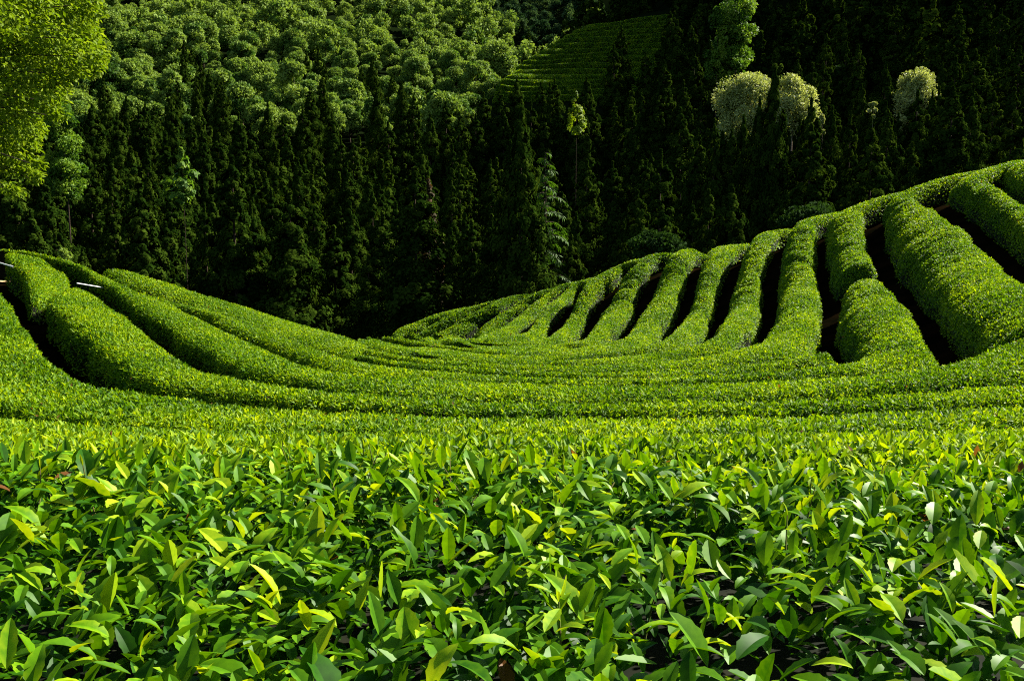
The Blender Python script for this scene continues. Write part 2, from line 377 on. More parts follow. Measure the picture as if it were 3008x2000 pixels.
def hedge(A, B, label, cap0=False, cap1=False, gap=0.3, near=False, far_rows=False, height=HEDGE, flat_top=False, group='tea hedge rows of the near garden', ground=None):
    """A, B: lists of matching plan polylines (pieces) along the two sides of the row"""
    if ground is None: ground = G
    La = np.concatenate([resample(a, 60) for a in A]); Lb = np.concatenate([resample(b, 60) for b in B])
    mid = 0.5 * (La + Lb); ln = np.linalg.norm(np.diff(mid, axis=0), axis=1).sum()
    n = int(np.clip(ln / (0.16 if not far_rows else 0.8), 24, 700))
    s0 = np.concatenate([[0], np.cumsum(np.linalg.norm(np.diff(mid, axis=0), axis=1))])
    u = np.linspace(0, s0[-1], n)
    ra = np.stack([np.interp(u, s0, La[:, i]) for i in (0, 1)], -1); rb = np.stack([np.interp(u, s0, Lb[:, i]) for i in (0, 1)], -1)
    it = 4 if not far_rows else 1
    ra = smooth_line(ra, it); rb = smooth_line(rb, it)
    c = 0.5 * (ra + rb); w = 0.5 * (rb - ra); wl = np.linalg.norm(w, axis=1)
    tang = nrm(np.gradient(c, axis=0)); dw_ = w / np.maximum(wl, 1e-6)[:, None]
    skew = np.clip(np.abs(dw_[:, 0] * tang[:, 1] - dw_[:, 1] * tang[:, 0]), 0.4, 1)
    hw = np.maximum(wl - gap / skew, 0.3 * wl)
    eps = 0.4; tx_ = (T(c[:, 0] + eps, c[:, 1]) - T(c[:, 0] - eps, c[:, 1])) / (2 * eps); ty_ = (T(c[:, 0], c[:, 1] + eps) - T(c[:, 0], c[:, 1] - eps)) / (2 * eps)
    nT = nrm(np.stack([-tx_, -ty_, np.ones_like(tx_)], -1)); pc = np.concatenate([c, T(c[:, 0], c[:, 1])[:, None]], -1)
    calm = np.clip(np.abs((nT * nrm(-pc)).sum(-1)) / 0.3, 0.12, 1.0)      # the shallow dip of the garden is clipped smoothest
    f1, f2, f3 = smooth_noise(ln, 0.55), smooth_noise(ln, 1.6), smooth_noise(ln, 1.1)
    hw = hw + np.clip(0.05 * f3(u) + 0.04 * f1(u), -0.14, 0.14)
    hh = height * np.clip(wl / 0.55, 0.45, 1.0) + (0.0 if near else 0.022 * f1(u) + (0 if far_rows else 0.034) * smooth_noise(ln, 0.27)(u)) * calm ** 1.5 + 0.03 * f2(u) * calm
    if cap0:
        k = np.clip(u / 0.5, 0, 1); f = np.sqrt(np.clip(1 - (1 - k) ** 2, 0.02, 1)); hw = hw * f; hh = hh * (0.35 + 0.65 * f)
    if cap1:
        k = np.clip((u[-1] - u) / 0.5, 0, 1); f = np.sqrt(np.clip(1 - (1 - k) ** 2, 0.02, 1)); hw = hw * f; hh = hh * (0.35 + 0.65 * f)
    dirw = w / np.maximum(wl, 1e-6)[:, None]
    ph = np.linspace(0, math.pi, 25 if not far_rows else 9)
    e = 2 / (np.clip(2.7 * np.median(wl) / 0.85, 2.5, 9.0) if flat_top or near else 2.35)
    tx = -np.sign(np.cos(ph)) * np.abs(np.cos(ph)) ** e; tz = np.abs(np.sin(ph)) ** e
    XY = c[:, None] + dirw[:, None] * (hw[:, None] * tx[None])[..., None]
    gz = ground(XY[..., 0], XY[..., 1])
    if not far_rows:
        lump = 0.03 * calm[:, None] * np.sin(XY[..., 0] * 3.1 + 1.3 * np.sin(XY[..., 1] * 2.2)) * np.sin(XY[..., 1] * 3.7 + XY[..., 0] * 1.1)
    else: lump = 0
    Z = gz + hh[:, None] * (0.10 + 0.90 * tz[None]) + lump * tz[None]
    Sf = np.concatenate([XY, Z[..., None]], -1)
    # face normals of the surface
    du = np.gradient(Sf, axis=0); dv = np.gradient(Sf, axis=1)
    N = nrm(np.cross(du, dv)); N = np.where(N[..., 2:3] < -0.2, -N, N)
    up_sign = np.sign((N * np.concatenate([np.zeros_like(XY), np.ones_like(Z)[..., None]], -1)).sum(-1).mean())
    N = N * (up_sign if up_sign != 0 else 1)
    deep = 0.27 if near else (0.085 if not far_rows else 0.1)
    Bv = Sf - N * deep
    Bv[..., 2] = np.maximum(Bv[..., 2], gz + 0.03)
    nn, mm = Z.shape; I = np.arange(nn * mm).reshape(nn, mm)
    F = np.stack([I[:-1, :-1], I[:-1, 1:], I[1:, 1:], I[1:, :-1]], -1).reshape(-1, 4)
    base = c[n // 2]; root = thing('tea_hedge', label, 'tea hedge', (float(base[0]), float(base[1]), float(ground(base[0], base[1]))), group)
    off = np.array(root.location)
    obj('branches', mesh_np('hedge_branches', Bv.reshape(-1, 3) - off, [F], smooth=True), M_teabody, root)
    # leaves
    p00, p01, p10, p11 = Sf[:-1, :-1], Sf[:-1, 1:], Sf[1:, :-1], Sf[1:, 1:]
    area = 0.5 * np.linalg.norm(np.cross(p11 - p00, p01 - p10), axis=-1)
    ctr = 0.25 * (p00 + p01 + p10 + p11); nq = 0.25 * (N[:-1, :-1] + N[:-1, 1:] + N[1:, :-1] + N[1:, 1:])
    sx, sy, d = project(ctr)
    vis = (d > 0.4) & (sx > -260) & (sx < 3270) & (sy < 2350) & (sy > -200)
    Lq = np.clip(np.maximum(0.052, d * 0.00185), 0.05, 0.6)
    if far_rows: Lq = np.full_like(d, 0.24)
    if near: Lq = np.full_like(d, 0.058)
    facing = (nq * nrm(-ctr)).sum(-1)
    dens = COVER * (2.0 if not near else 1.5) / (0.21 * Lq ** 2)
    dens = dens * np.where(facing < -0.35, 0.25, 1.0) * (np.clip(0.12 + 2.2 * (tz[None, :-1] - 0.38), 0.12, 1.0) if not (near or far_rows) else 1.0)
    if near:
        X_, Y_ = ctr[..., 0], ctr[..., 1]
        dens = dens * np.clip(1 + 0.55 * np.sin(X_ * 7.3 + 2 * np.sin(Y_ * 5.1)) * np.sin(Y_ * 8.7 + 1.7 * np.sin(X_ * 4.3)), 0.35, 1.6)
    cnt = rng.poisson(np.where(vis, area * dens, 0))
    idx = np.repeat(np.arange(cnt.size), cnt.ravel())
    if len(idx):
        a, b = rng.random(len(idx))[:, None], rng.random(len(idx))[:, None]
        i0, i1 = np.unravel_index(idx, cnt.shape)
        pos = (p00[i0, i1] * (1 - a) * (1 - b) + p01[i0, i1] * (1 - a) * b + p10[i0, i1] * a * (1 - b) + p11[i0, i1] * a * b)
        n_ = nrm(N[i0, i1] + 0.25 * rand_dirs(len(idx)) + np.array([0, 0, 0.35]))
        L = Lq[i0, i1] * np.exp(rng.normal(0, 0.22, len(idx)))
        dd = d[i0, i1]
        tilt = np.radians(rng.uniform(12, 82, len(idx)))[:, None]
        tan = nrm(np.cross(n_, rand_dirs(len(idx))))
        ax = nrm(n_ * np.cos(tilt) + tan * np.sin(tilt))
        nr = nrm(n_ - ax * (n_ * ax).sum(-1, keepdims=True) + 0.15 * rand_dirs(len(idx)))
        nr = nrm(nr - ax * (nr * ax).sum(-1, keepdims=True))
        if not near:
            q_ = pos * 9.0; lum = np.sin(q_[:, 0] * 1.3 + 1.7 * np.sin(q_[:, 1] * 0.9 + q_[:, 2])) * np.sin(q_[:, 1] * 1.45 + 1.3 * np.sin(q_[:, 0] * 0.8 - q_[:, 2] * 1.1)) + 0.6 * np.sin(q_[:, 0] * 2.9 + q_[:, 2] * 2.1) * np.sin(q_[:, 1] * 3.1 + 2 * np.sin(q_[:, 0] * 1.9))
            pos = pos + n_ * (0.030 * (1.0 if not far_rows else 0) * lum * (0.45 + 0.55 * calm[i0]))[:, None]
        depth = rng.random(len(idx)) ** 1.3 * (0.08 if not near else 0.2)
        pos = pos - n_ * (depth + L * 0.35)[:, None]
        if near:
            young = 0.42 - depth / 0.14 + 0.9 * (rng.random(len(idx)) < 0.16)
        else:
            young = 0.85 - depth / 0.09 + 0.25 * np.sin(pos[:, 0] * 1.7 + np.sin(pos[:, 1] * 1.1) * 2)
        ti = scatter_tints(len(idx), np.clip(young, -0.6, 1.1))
        bend = rng.normal(0.18 if not near else 0.26, 0.2, len(idx)); W = L * (rng.uniform(0.19, 0.26, len(idx)) if not near else rng.uniform(0.17, 0.26, len(idx)))
        bt = []
        lods = [(dd < 3.6), (dd >= 3.6) & (dd < 9.5), (dd >= 9.5) & (dd < 24), dd >= 24]
        for lod, mk in enumerate(lods):
            if mk.any():
                bt.append(leaf_batch(pos[mk], ax[mk], nr[mk], L[mk], W[mk], bend[mk], ti[mk], lod))
        V, Fl, tt = join(bt)
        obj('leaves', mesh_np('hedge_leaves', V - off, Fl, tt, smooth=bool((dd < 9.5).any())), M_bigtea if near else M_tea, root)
    if near:
        add_shoots(root, Sf, N, off)
    return root, Sf, N, off

# traced gaps between the rows (photo pixels), laid onto the hillside
LZ = [(-900,800),(-600,1000),(-300,1140),(0,1215),(500,1250),(1000,1265),(1500,1270),(2300,1262),(3008,1240),(3400,1225)]
LA = [(-60,735),(15,790),(72,865),(140,950),(212,1030),(275,1085),(350,1118),(446,1134),(700,1165),(1000,1195),(1500,1210),(1920,1212),(2300,1206),(2600,1198),(2816,1192),(3008,1185),(3400,1160)]
LB = [(100,746),(179,765),(224,792),(265,822),(319,852),(370,893),(434,928),(485,966),(536,1005),(600,1045),(653,1070),(730,1092),(793,1108),(908,1130),(1100,1150),(1217,1156),(1370,1163),(1500,1168),(1602,1174),(1793,1172),(2100,1166),(2400,1155),(2510,1150),(2676,1137),(2830,1118),(2950,1106),(3008,1100),(3400,1070)]
LC0 = [(-80,722),(0,725),(100,735),(213,760),(320,800)]
LC1 = [(383,833),(421,848),(497,873),(577,906),(653,947),(730,980),(806,1013),(857,1031),(908,1052),(959,1072),(1023,1087),(1133,1100),(1230,1105),(1408,1112),(1600,1118),(1750,1122),(1946,1121),(2030,1116),(2200,1108),(2400,1100),(2600,1085),(2740,1062),(2812,1043)]
RKR = [(2812,1043),(2850,1030),(2905,985),(3008,950),(3150,905),(3400,850)]
RK = [(2812,1040),(2800,1005),(2765,955),(2715,895),(2680,855),(2640,805),(2613,783)]
RK2 = [(2602,761),(2576,717),(2560,672),(2553,640),(2550,608)]
FL = [(430,835),(520,865),(600,893),(653,915),(720,938),(768,952),(880,990),(950,1014),(1050,1048)]
F1 = [(1050,1048),(1150,1066),(1300,1083),(1500,1096),(1700,1103),(1900,1103),(2100,1096),(2300,1080),(2400,1066),(2475,1048),(2490,1020)]
RJ = [(2490,1020),(2478,975),(2458,930),(2450,890),(2450,858),(2448,840)]
RJ2 = [(2441,811),(2425,770),(2421,720),(2420,680),(2419,642)]
E1 = [(1050,1030),(1130,1046),(1250,1063),(1400,1075),(1564,1084),(1640,1088),(1819,1088),(2000,1076),(2200,1058),(2366,1030)]
EM = [(2366,1030),(2430,1016),(2480,1018)]
RJX = [(2366,1030),(2420,985),(2440,930),(2440,880),(2445,845),(2441,812),(2425,770),(2421,720),(2420,680),(2419,642)]
RI0 = [(1050,1008),(1110,1022),(1200,1042),(1300,1053),(1400,1062),(1550,1068),(1700,1068),(1850,1060),(2000,1045),(2120,1022),(2185,998)]
RI1 = [(2185,998),(2218,957),(2257,906),(2264,855),(2267,804),(2272,766),(2280,722),(2308,660)]
RH0 = [(1061,992),(1130,1012),(1204,1034),(1302,1042),(1366,1050),(1455,1053),(1531,1056),(1600,1052),(1730,1044),(1850,1034),(1982,1014)]
RH1 = [(1982,1014),(2042,990),(2065,967),(2109,906),(2121,868),(2134,817),(2152,766),(2185,688)]
RG0 = [(1100,988),(1180,1004),(1260,1016),(1350,1026),(1450,1034),(1550,1040),(1650,1042),(1750,1034),(1850,1018),(1913,1000)]
RG1 = [(1913,1000),(1965,944),(1998,906),(2020,860),(2027,820),(2043,765),(2062,712)]
RF0 = [(1150,986),(1190,992),(1270,1003),(1350,1013),(1450,1022),(1550,1028),(1634,1027),(1736,1012),(1803,988)]
RF1 = [(1803,988),(1815,970),(1864,906),(1894,855),(1910,804),(1948,744)]
RE0 = [(1180,980),(1270,992),(1340,1001),(1430,1010),(1506,1016),(1580,1014),(1640,1004),(1671,996)]
RE1 = [(1671,996),(1700,970),(1731,924),(1769,866),(1800,820),(1848,772)]
RD0 = [(1250,980),(1330,991),(1400,999),(1468,1004),(1530,1000),(1585,983)]
RD1 = [(1585,983),(1634,930),(1677,873),(1725,825),(1772,785)]
RC0 = [(1300,980),(1340,986),(1400,993),(1450,992),(1500,980),(1524,970)]
RC1 = [(1524,970),(1567,919),(1603,884),(1649,840),(1698,806)]
RB0 = [(1300,985),(1370,988),(1404,986),(1435,975)]
RB1 = [(1435,975),(1488,930),(1519,904),(1557,878),(1620,831)]
RA1 = [(1310,1000),(1343,985),(1384,963),(1422,936),(1455,912),(1506,885),(1548,856)]
Q1 = [(1200,1001),(1233,986),(1280,965),(1330,940),(1380,915),(1425,892)]
Q2 = [(1150,998),(1200,980),(1232,962),(1264,944),(1300,930)]
Q3 = [(1085,986),(1110,979),(1140,971),(1190,956)]
RL = [(2750,548),(2796,570),(2850,600),(2900,635),(2950,670),(3008,712),(3120,800),(3300,880)]
RN = [(2930,505),(2959,526),(3008,548),(3100,590),(3300,680)]
U = unproj; NEARG = 'tea hedge rows of the near garden'
def over(p, d=6.0):
    # rows bend to the right as they pass over the crest of the hill
    t = nrm(p[-1] - p[-3]); a = p[-1] + 0.5 * t; q = nrm(0.45 * t + np.array([0.9, 0.25]))
    b = a + 0.8 * q; e = nrm(np.array([0.93, 0.3]))
    return np.concatenate([p, [a, b, b + 1.5 * e, b + d * e]])

flat = lambda y: np.array([[-6.0, y], [-2, y], [0, y], [2, y], [6.0, y]])
h1 = hedge([flat(-1.6)], [flat(3.3) + np.array([[0, .0], [0, -.05], [0, -.1], [0, 0.0], [0, .1]])], 'closest tea hedge with big glossy leaves filling the bottom of the photo', near=True, gap=0.06, height=1.0)
hedge([flat(3.35)], [U(LZ)], 'tea hedge directly behind the big-leaved closest hedge', flat_top=True, gap=0.1)
lza = U(LZ); lza[:, 1] -= 0.25
hedge([lza], [U(LA)], 'tea hedge below the widest dark path, its arm leaving at the left edge', gap=0.42, flat_top=True)
iA, iB = 4, 4
hedge([U([(-30,735),(22,785),(62,845)])], [U([(100,746),(179,765),(226,795)])], 'short upper piece of tea hedge left of the white pipe end', cap1=True, flat_top=True)
hedge([U([(92,872)] + LA[3:8]), U(LA)[7:]], [U([(243,806)] + LB[3:12]), U(LB)[11:]], 'tea hedge between the two wide dark paths on the left slope', cap0=True, gap=0.40, flat_top=True)
lc = U(LC0 + LC1)
hedge([U(LB)], [np.concatenate([lc, U(RKR)[1:]])], 'tea hedge with the white pipe end resting against its left part', flat_top=True, gap=0.36)
hedge([U(LC1), U(RK)], [np.concatenate([U(FL), U(F1)[1:]]), U(RJ)], 'fat bulging tea hedge below the break, wrapping the dark pit on the right', cap1=True, gap=0.12)
hedge([over(U(RK2))], [over(U(RJ2))], 'short upright tea hedge above the break, reaching the right crest', cap0=True, gap=0.12)
hedge([U(F1)], [np.concatenate([U(E1), U(EM)[1:]])], 'low tea hedge whose rounded end shows in the dark pit', cap1=True)
hedge([U(E1), over(U(RJX))], [U(RI0), over(U(RI1))], 'tea hedge climbing to the crest left of the broken hedge', gap=0.24)
hedge([U([(170,742),(260,772),(345,809)] + FL)], [U([(170,733),(260,763),(335,790),(400,799),(450,814),(520,836),(600,864),(650,880),(742,910),(830,935),(910,957),(1000,982),(1080,1003)])], 'tea hedge along the skyline of the left slope', cap0=True, gap=0.1)
hedge([U(RI0), over(U(RI1))], [U(RH0), over(U(RH1))], 'tea hedge with a dark hole beside its top on the right hill')
seq = [(RH0, RH1), (RG0, RG1), (RF0, RF1), (RE0, RE1), (RD0, RD1), (RC0, RC1), (RB0, RB1)]
words = ['third', 'fourth', 'fifth', 'sixth', 'seventh', 'eighth']
for i in range(6):
    (a0, a1), (b0, b1) = seq[i], seq[i + 1]
    hedge([U(a0), over(U(a1))], [U(b0), over(U(b1))], f'slanting tea hedge on the right hill, {words[i]} left of the broken hedge', gap=0.28 + 0.055 * i)
hedge([np.concatenate([U(RB0), over(U(RB1))[1:]])], [over(U(RA1))], 'slanting tea hedge beside the leftmost dark slit of the right hill', gap=0.6)
hedge([over(U(RA1))], [over(U(Q1))], 'faint tea hedge left of every dark slit on the right hill', gap=0.5)
hedge([over(U(Q1))], [over(U(Q2))], 'thin far tea hedge, last but one before the valley notch')
hedge([over(U(Q2))], [over(U(Q3))], 'farthest tea hedge of the right hill, at the valley notch')
hedge([over(U(RL[::-1]))], [over(np.concatenate([U(RKR)[1:4][::-1], U(RK + RK2)[1:]]))], 'thick tea hedge right of the broken hedge, falling to the right edge', gap=0.45)
hedge([over(U(RN[::-1]))], [over(U(RL[::-1]))], 'upper tea hedge on the right edge under the crest')
rn = U(RN[::-1])
hedge([extend(rn + np.array([2.2, 0.6]), 0, 5)], [extend(rn, 0, 5)], 'topmost tea hedge, only its tip showing at the right edge')


# ------------------------------------------------------------------ far terraced tea mound
def hit_far(sx, sy, d0, d1):
    r = ray(sx, sy); ds = np.linspace(d0, d1, 900); p = r[None] * ds[:, None]
    gp = p[:, 2] - G(p[:, 0], p[:, 1]) - 0.4
    i = np.where(gp <= 0)[0]
    d = ds[i[0]] if len(i) else ds[np.argmin(gp)]
    return r[:2] * d
edge = np.array([(1888, 40), (1790, 62), (1687, 98), (1603, 152), (1531, 196), (1466, 254), (1450, 300)], float)
NR = 15
ordinal = ['first', 'second', 'third', 'fourth', 'fifth', 'sixth', 'seventh', 'eighth', 'ninth', 'tenth', 'eleventh', 'twelfth', 'thirteenth', 'fourteenth', 'fifteenth', 'sixteenth', 'seventeenth']
lines = []
for k in range(NR + 1):
    yr = 42 + k * 17.0; yl = yr + 34 - 1.8 * k
    xl = np.interp(yl, edge[:, 1], edge[:, 0]) - 4
    xs = np.linspace(xl, 2010, 16); f = (xs - xl) / (2010 - xl)
    ys = yl + (yr - yl) * f + 3 * np.sin(f * 7 + k)
    lines.append(np.array([hit_far(x, y, 195, 275) for x, y in zip(xs, ys)]))
for k in range(NR):
    hedge([lines[k + 1]], [lines[k]], f'low tea row on the distant terraced mound, {ordinal[k]} from the top', gap=0.72, far_rows=True,
          group='tea rows of the distant terraced mound', height=1.15)

# ------------------------------------------------------------------ tree meshes
def sprigs(centres, sizes, per, L, tint, out_from=None, up=0.4, wr=(0.2, 0.32), droop=0.0, shell=0.0):
    n = len(centres) * per
    c = np.repeat(centres, per, 0); s = np.repeat(sizes, per, 0)
    off = rand_dirs(n) * (rng.random(n) ** 0.45)[:, None] * s
    pos = c + off
    base = np.zeros(3) if out_from is None else out_from
    o = nrm(off + 1e-6)
    ax = nrm(0.8 * o + rand_dirs(n) * 0.7 + np.array([0, 0, up - droop]))
    nr_ = o + np.array([0, 0, 0.55]) + 0.38 * rand_dirs(n)
    if shell:
        rd = nrm(pos * np.array([1, 1, 0]) + 1e-6); nr_ = nr_ * 0.55 + shell * (rd + np.array([0, 0, 0.45]))
        ax = nrm(rand_dirs(n) + 0.5 * rd + np.array([0, 0, 0.15])); ax = nrm(ax - nrm(nr_) * (ax * nrm(nr_)).sum(-1, keepdims=True))
    nr_ = nrm(nr_); nr_ = nrm(nr_ - ax * (nr_ * ax).sum(-1, keepdims=True))
    LL = L * np.exp(rng.normal(0, 0.25, n)); W = LL * rng.uniform(*wr, n)
    ti = np.clip(np.repeat(tint, per) + rng.normal(0, 0.10, n), 0, 1)
    return leaf_batch(pos - ax * (LL * 0.5)[:, None], ax, nr_, LL, W, rng.normal(0.15, 0.2, n), ti, 3)

def conifer_crown(h, R, clumps, per, L, bare=0.1, sparse=1.0, tip=0.8):
    f = 1 - rng.random(clumps) ** 0.6 * (1 - bare)
    prof = R * np.clip((1 - f), 0, 1) ** tip * np.clip((f - bare) / 0.12 + 0.45, 0, 1) + 0.12
    lobe = 1 + 0.22 * np.sin(f * 31 + rng.random() * 6)
    th = rng.random(clumps) * 2 * math.pi; r = prof * lobe * rng.uniform(0.45, 1.05, clumps)
    ctr = np.stack([r * np.cos(th), r * np.sin(th), f * h * 0.985], -1)
    sz = (0.22 + 0.42 * (1 - f) ** 0.8 * R / 2.6)[:, None] * np.array([1, 1, 1.15]) * rng.uniform(0.7, 1.25, (clumps, 1))
    top = np.stack([np.zeros(6), np.zeros(6), np.linspace(0.93, 1.0, 6) * h], -1)
    ctr = np.concatenate([ctr, top]); sz = np.concatenate([sz, np.full((6, 3), 0.16) * np.array([1, 1, 2])])
    return join([sprigs(ctr, sz, per, L, rng.uniform(0.1, 0.9, len(ctr)), up=0.35, wr=(0.26, 0.4), shell=0.8)])

def trunk_mesh(name, h, r, lean=0.0):
    z = np.linspace(0, h, 9); p = np.stack([lean * np.sin(z / h * 2.2), lean * 0.6 * np.sin(z / h * 3.1), z], -1)
    V, F, t = tube(p, r, r * 0.12); return mesh_np(name, V, [F], smooth=True)

H0 = 20.0
con_var = []
for i in range(6):
    R = [3.7, 4.4, 3.3, 4.0, 4.8, 3.5][i]
    V, F, t = conifer_crown(H0, R, 520, 66, 0.29, bare=[0.06, 0.1, 0.05, 0.14, 0.08, 0.1][i], tip=[0.62, 0.75, 0.6, 0.7, 0.8, 0.62][i])
    con_var.append((mesh_np('conifer_crown', V, F, t), trunk_mesh('conifer_trunk', H0 * 0.97, 0.26)))
def lobe_crown(h, R, Hc, lobes, per, L, wr=(0.3, 0.45), flat=0.8, big=0.42):
    """crown of rounded leaf masses; Hc = crown depth below the top"""
    f = rng.random(lobes); th = rng.random(lobes) * 2 * math.pi
    prof = np.sqrt(np.clip(1 - (2 * f - 0.85) ** 2 / 1.4, 0.05, 1)); rr = R * prof * np.sqrt(rng.uniform(0.15, 1, lobes)) * 0.75
    ctr = np.stack([rr * np.cos(th), rr * np.sin(th), h - Hc + (Hc - R * big * 0.8) * (0.12 + 0.88 * f)], -1)
    sz = R * big * rng.uniform(0.65, 1.15, (lobes, 1)) * np.array([1, 1, flat])
    return join([sprigs(ctr, sz, per, L, rng.uniform(0.1, 0.9, lobes), up=0.3, wr=wr)])
brd_var = []
for i in range(6):
    R = [3.6, 4.2, 3.2, 3.9, 4.6, 3.4][i]; h = [9.5, 10.5, 10, 9, 11, 11.5][i]
    V, F, t = lobe_crown(h, R, h * 0.78, [24, 30, 22, 26, 34, 24][i], 300, 0.46, big=0.40)
    brd_var.append((mesh_np('broadleaf_crown', V, F, t), trunk_mesh('broadleaf_trunk', h * 0.8, 0.22, 0.3), h))

def place_tree(name, label, cat, group, crown, trunk, mat, tmat, x, y, sc, rz, sxy=1.0, zoff=0.0):
    r = thing(name, label, cat, (x, y, float(G(x, y)) - 0.15 + zoff), group)
    r.rotation_euler = (0, 0, rz); r.scale = (sc * sxy, sc * sxy, sc)
    obj('trunk', trunk, tmat, r); obj('crown', crown, mat, r)
    return r

def stand(sx, sy, hgt, dmin=88, dmax=420):
    """ground spot on the sight line of a tree top where a tree about hgt tall reaches that top"""
    r = ray(sx, sy); ds = np.arange(dmin, dmax, 1.0); p = r[None] * ds[:, None]
    hh = p[:, 2] - G(p[:, 0], p[:, 1])
    i = np.where(hh <= hgt)[0]; k = i[0] if len(i) else int(np.argmin(np.abs(hh - hgt)))
    return p[k, 0], p[k, 1], float(np.clip(hh[k], 6, 30)), ds[k]

conifers = []      # (x, y, h, sxy)
tops_valley = [(304,232),(270,308),(370,286),(426,304),(453,310),(504,308),(652,243),(585,308),(643,393),(594,388),(431,442),(330,469),(437,353),(344,330),
 (910,254),(946,223),(888,317),(786,304),(830,348),(192,406),(147,513),(50,576),(89,620),(875,469),(406,317),(737,370),(1036,411),(1107,263),(1178,317),(1214,277),
 (1263,335),(1420,272),(1397,335),(1469,268),(1527,308),(1018,478),(975,330),(1000,400),(700,330),(680,460),(560,350),(230,360),(10,560),(1310,300),(1350,330),(1140,360),
 (20,640),(520,560),(260,470),(850,560),(1080,520),(1330,430),(1240,440)]
tops_mid = [(1518,232),(1589,243),(1616,246),(1629,232),(1723,228),(1643,326),(1714,308),(1737,299),(1804,134),(1826,76),(1897,156),(1951,179),(1857,263),(1884,263),(1933,263),
 (1804,304),(1862,357),(1969,36),(1950,110),(1990,60),(1560,300),(1480,330),(1680,290),(1600,340)]
tops_close = [(1530,322,81),(1500,420,86),(737,594,100),(600,600,96)]
tops_front = [(2277,206),(2232,292),(2185,345),(2150,385),(2300,345),(2350,350),(2384,292),(2446,317),(2500,330),(2560,345),(2603,300),(2640,335),(2690,330),(2740,270),(2780,290),(2100,370),(2050,380)]
tops_hill = [(540,112),(536,165),(562,140),(590,182),(612,205),(520,230),(640,232),(575,215),(1094,170),(1062,196),(1150,215),(1214,210),(1180,240),(860,165),(935,140),(952,182),(900,152),(500,250)]
tops_notch = [(1552,85),(1570,140),(1593,130),(1540,150)]
tops_right = [(2009,237),(2040,156),(2085,107),(2429,103),(2487,125),(2522,134),(2344,179),(2388,187),(2420,187),(2531,250),(2603,187),
 (2696,268),(2759,254),(2768,187),(2808,170),(2830,192),(2866,147),(2893,170),(2924,161),(2964,170),(2996,138),(2634,18),(2478,54),(2000,320),(2060,300),(2100,350),
 (2050,20),(2030,70),(2110,190),(2800,260),(2860,250),(2920,270),(2980,260)]
for tp in tops_valley: 
    x, y, h, d = stand(*tp, rng.uniform(18, 23)); conifers.append((x, y, h, rng.uniform(0.85, 1.15), 'valley'))
for tp in tops_mid:
    x, y, h, d = stand(*tp, rng.uniform(16, 21), 100); conifers.append((x, y, h, rng.uniform(0.8, 1.05), 'mid'))
for tp in tops_right:
    x, y, h, d = stand(*tp, rng.uniform(16, 21), 90); conifers.append((x, y, h, rng.uniform(0.85, 1.1), 'right'))

for tp in tops_front:
    d = rng.uniform(112, 119); p_ = ray(*tp) * d; conifers.append((p_[0], p_[1], float(p_[2] - G(p_[0], p_[1])), rng.uniform(0.62, 0.8), 'right'))
for sx_, sy_, d in tops_close:
    p_ = ray(sx_, sy_) * d; conifers.append((p_[0], p_[1], float(p_[2] - G(p_[0], p_[1])), 0.72, 'valley'))
for tp in tops_hill:
    x, y, h, d = stand(*tp, rng.uniform(15, 18), 195, 330); conifers.append((x, y, h, rng.uniform(0.7, 0.95), 'hill'))
for tp in tops_notch:
    x, y, h, d = stand(*tp, rng.uniform(14, 17), 330, 600); conifers.append((x, y, h, rng.uniform(0.7, 0.95), 'notch'))
reserved = []      # (sx0, sx1, sy_top, distance): nothing random may rise in front of these
reserved += [(1440, 1900, 235, 262), (2110, 2400, 330, 140), (2540, 2740, 330, 140)]
def blocked(sx, sy, d, half):
    for a, b, t, dd in reserved:
        if a - half < sx < b + half and sy < t and d < dd: return True
    return False

# fill the woods
pts = np.array([(c[0], c[1]) for c in conifers])
rest_con, cand = [], []
for _ in range(9000):
    x, y = rng.uniform(-125, 150), rng.uniform(84, 330)
    if abs(x) > 0.62 * y + 8: continue
    cand.append((x, y))
cand.sort(key=lambda q: q[1])
grid = {}
def near_any(x, y, r):
    gx, gy = int(x // 6), int(y // 6)
    for i in (-1, 0, 1):
        for j in (-1, 0, 1):
            for q in grid.get((gx + i, gy + j), ()):
                if (q[0] - x) ** 2 + (q[1] - y) ** 2 < r * r: return True
    return False
def put(x, y): grid.setdefault((int(x // 6), int(y // 6)), []).append((x, y))
for x, y in pts: put(x, y)
for x, y in cand:
    left = x < 4 + 0.02 * y
    if left and y > 205: continue
    h = rng.uniform(14, 20.5) if y < 200 else rng.uniform(13, 18)
    g = float(G(x, y)); sx, sy, d = project(np.array([x, y, g + h]))
    if sx < -150 or sx > 3160 or sy > 1000: continue
    if left and sy < 300: continue
    if sy < 205 and 1440 < sx < 2000 and y > 232 and not (sx > 1640 and y > 262): continue
    if blocked(sx, sy, y, 55): continue
    r = 6.0 if y < 170 else 6.8
    if near_any(x, y, r): continue
    put(x, y); conifers.append((x, y, h, rng.uniform(0.85, 1.15), 'valley' if sx < 1440 else ('mid' if sx < 2000 else 'right')))

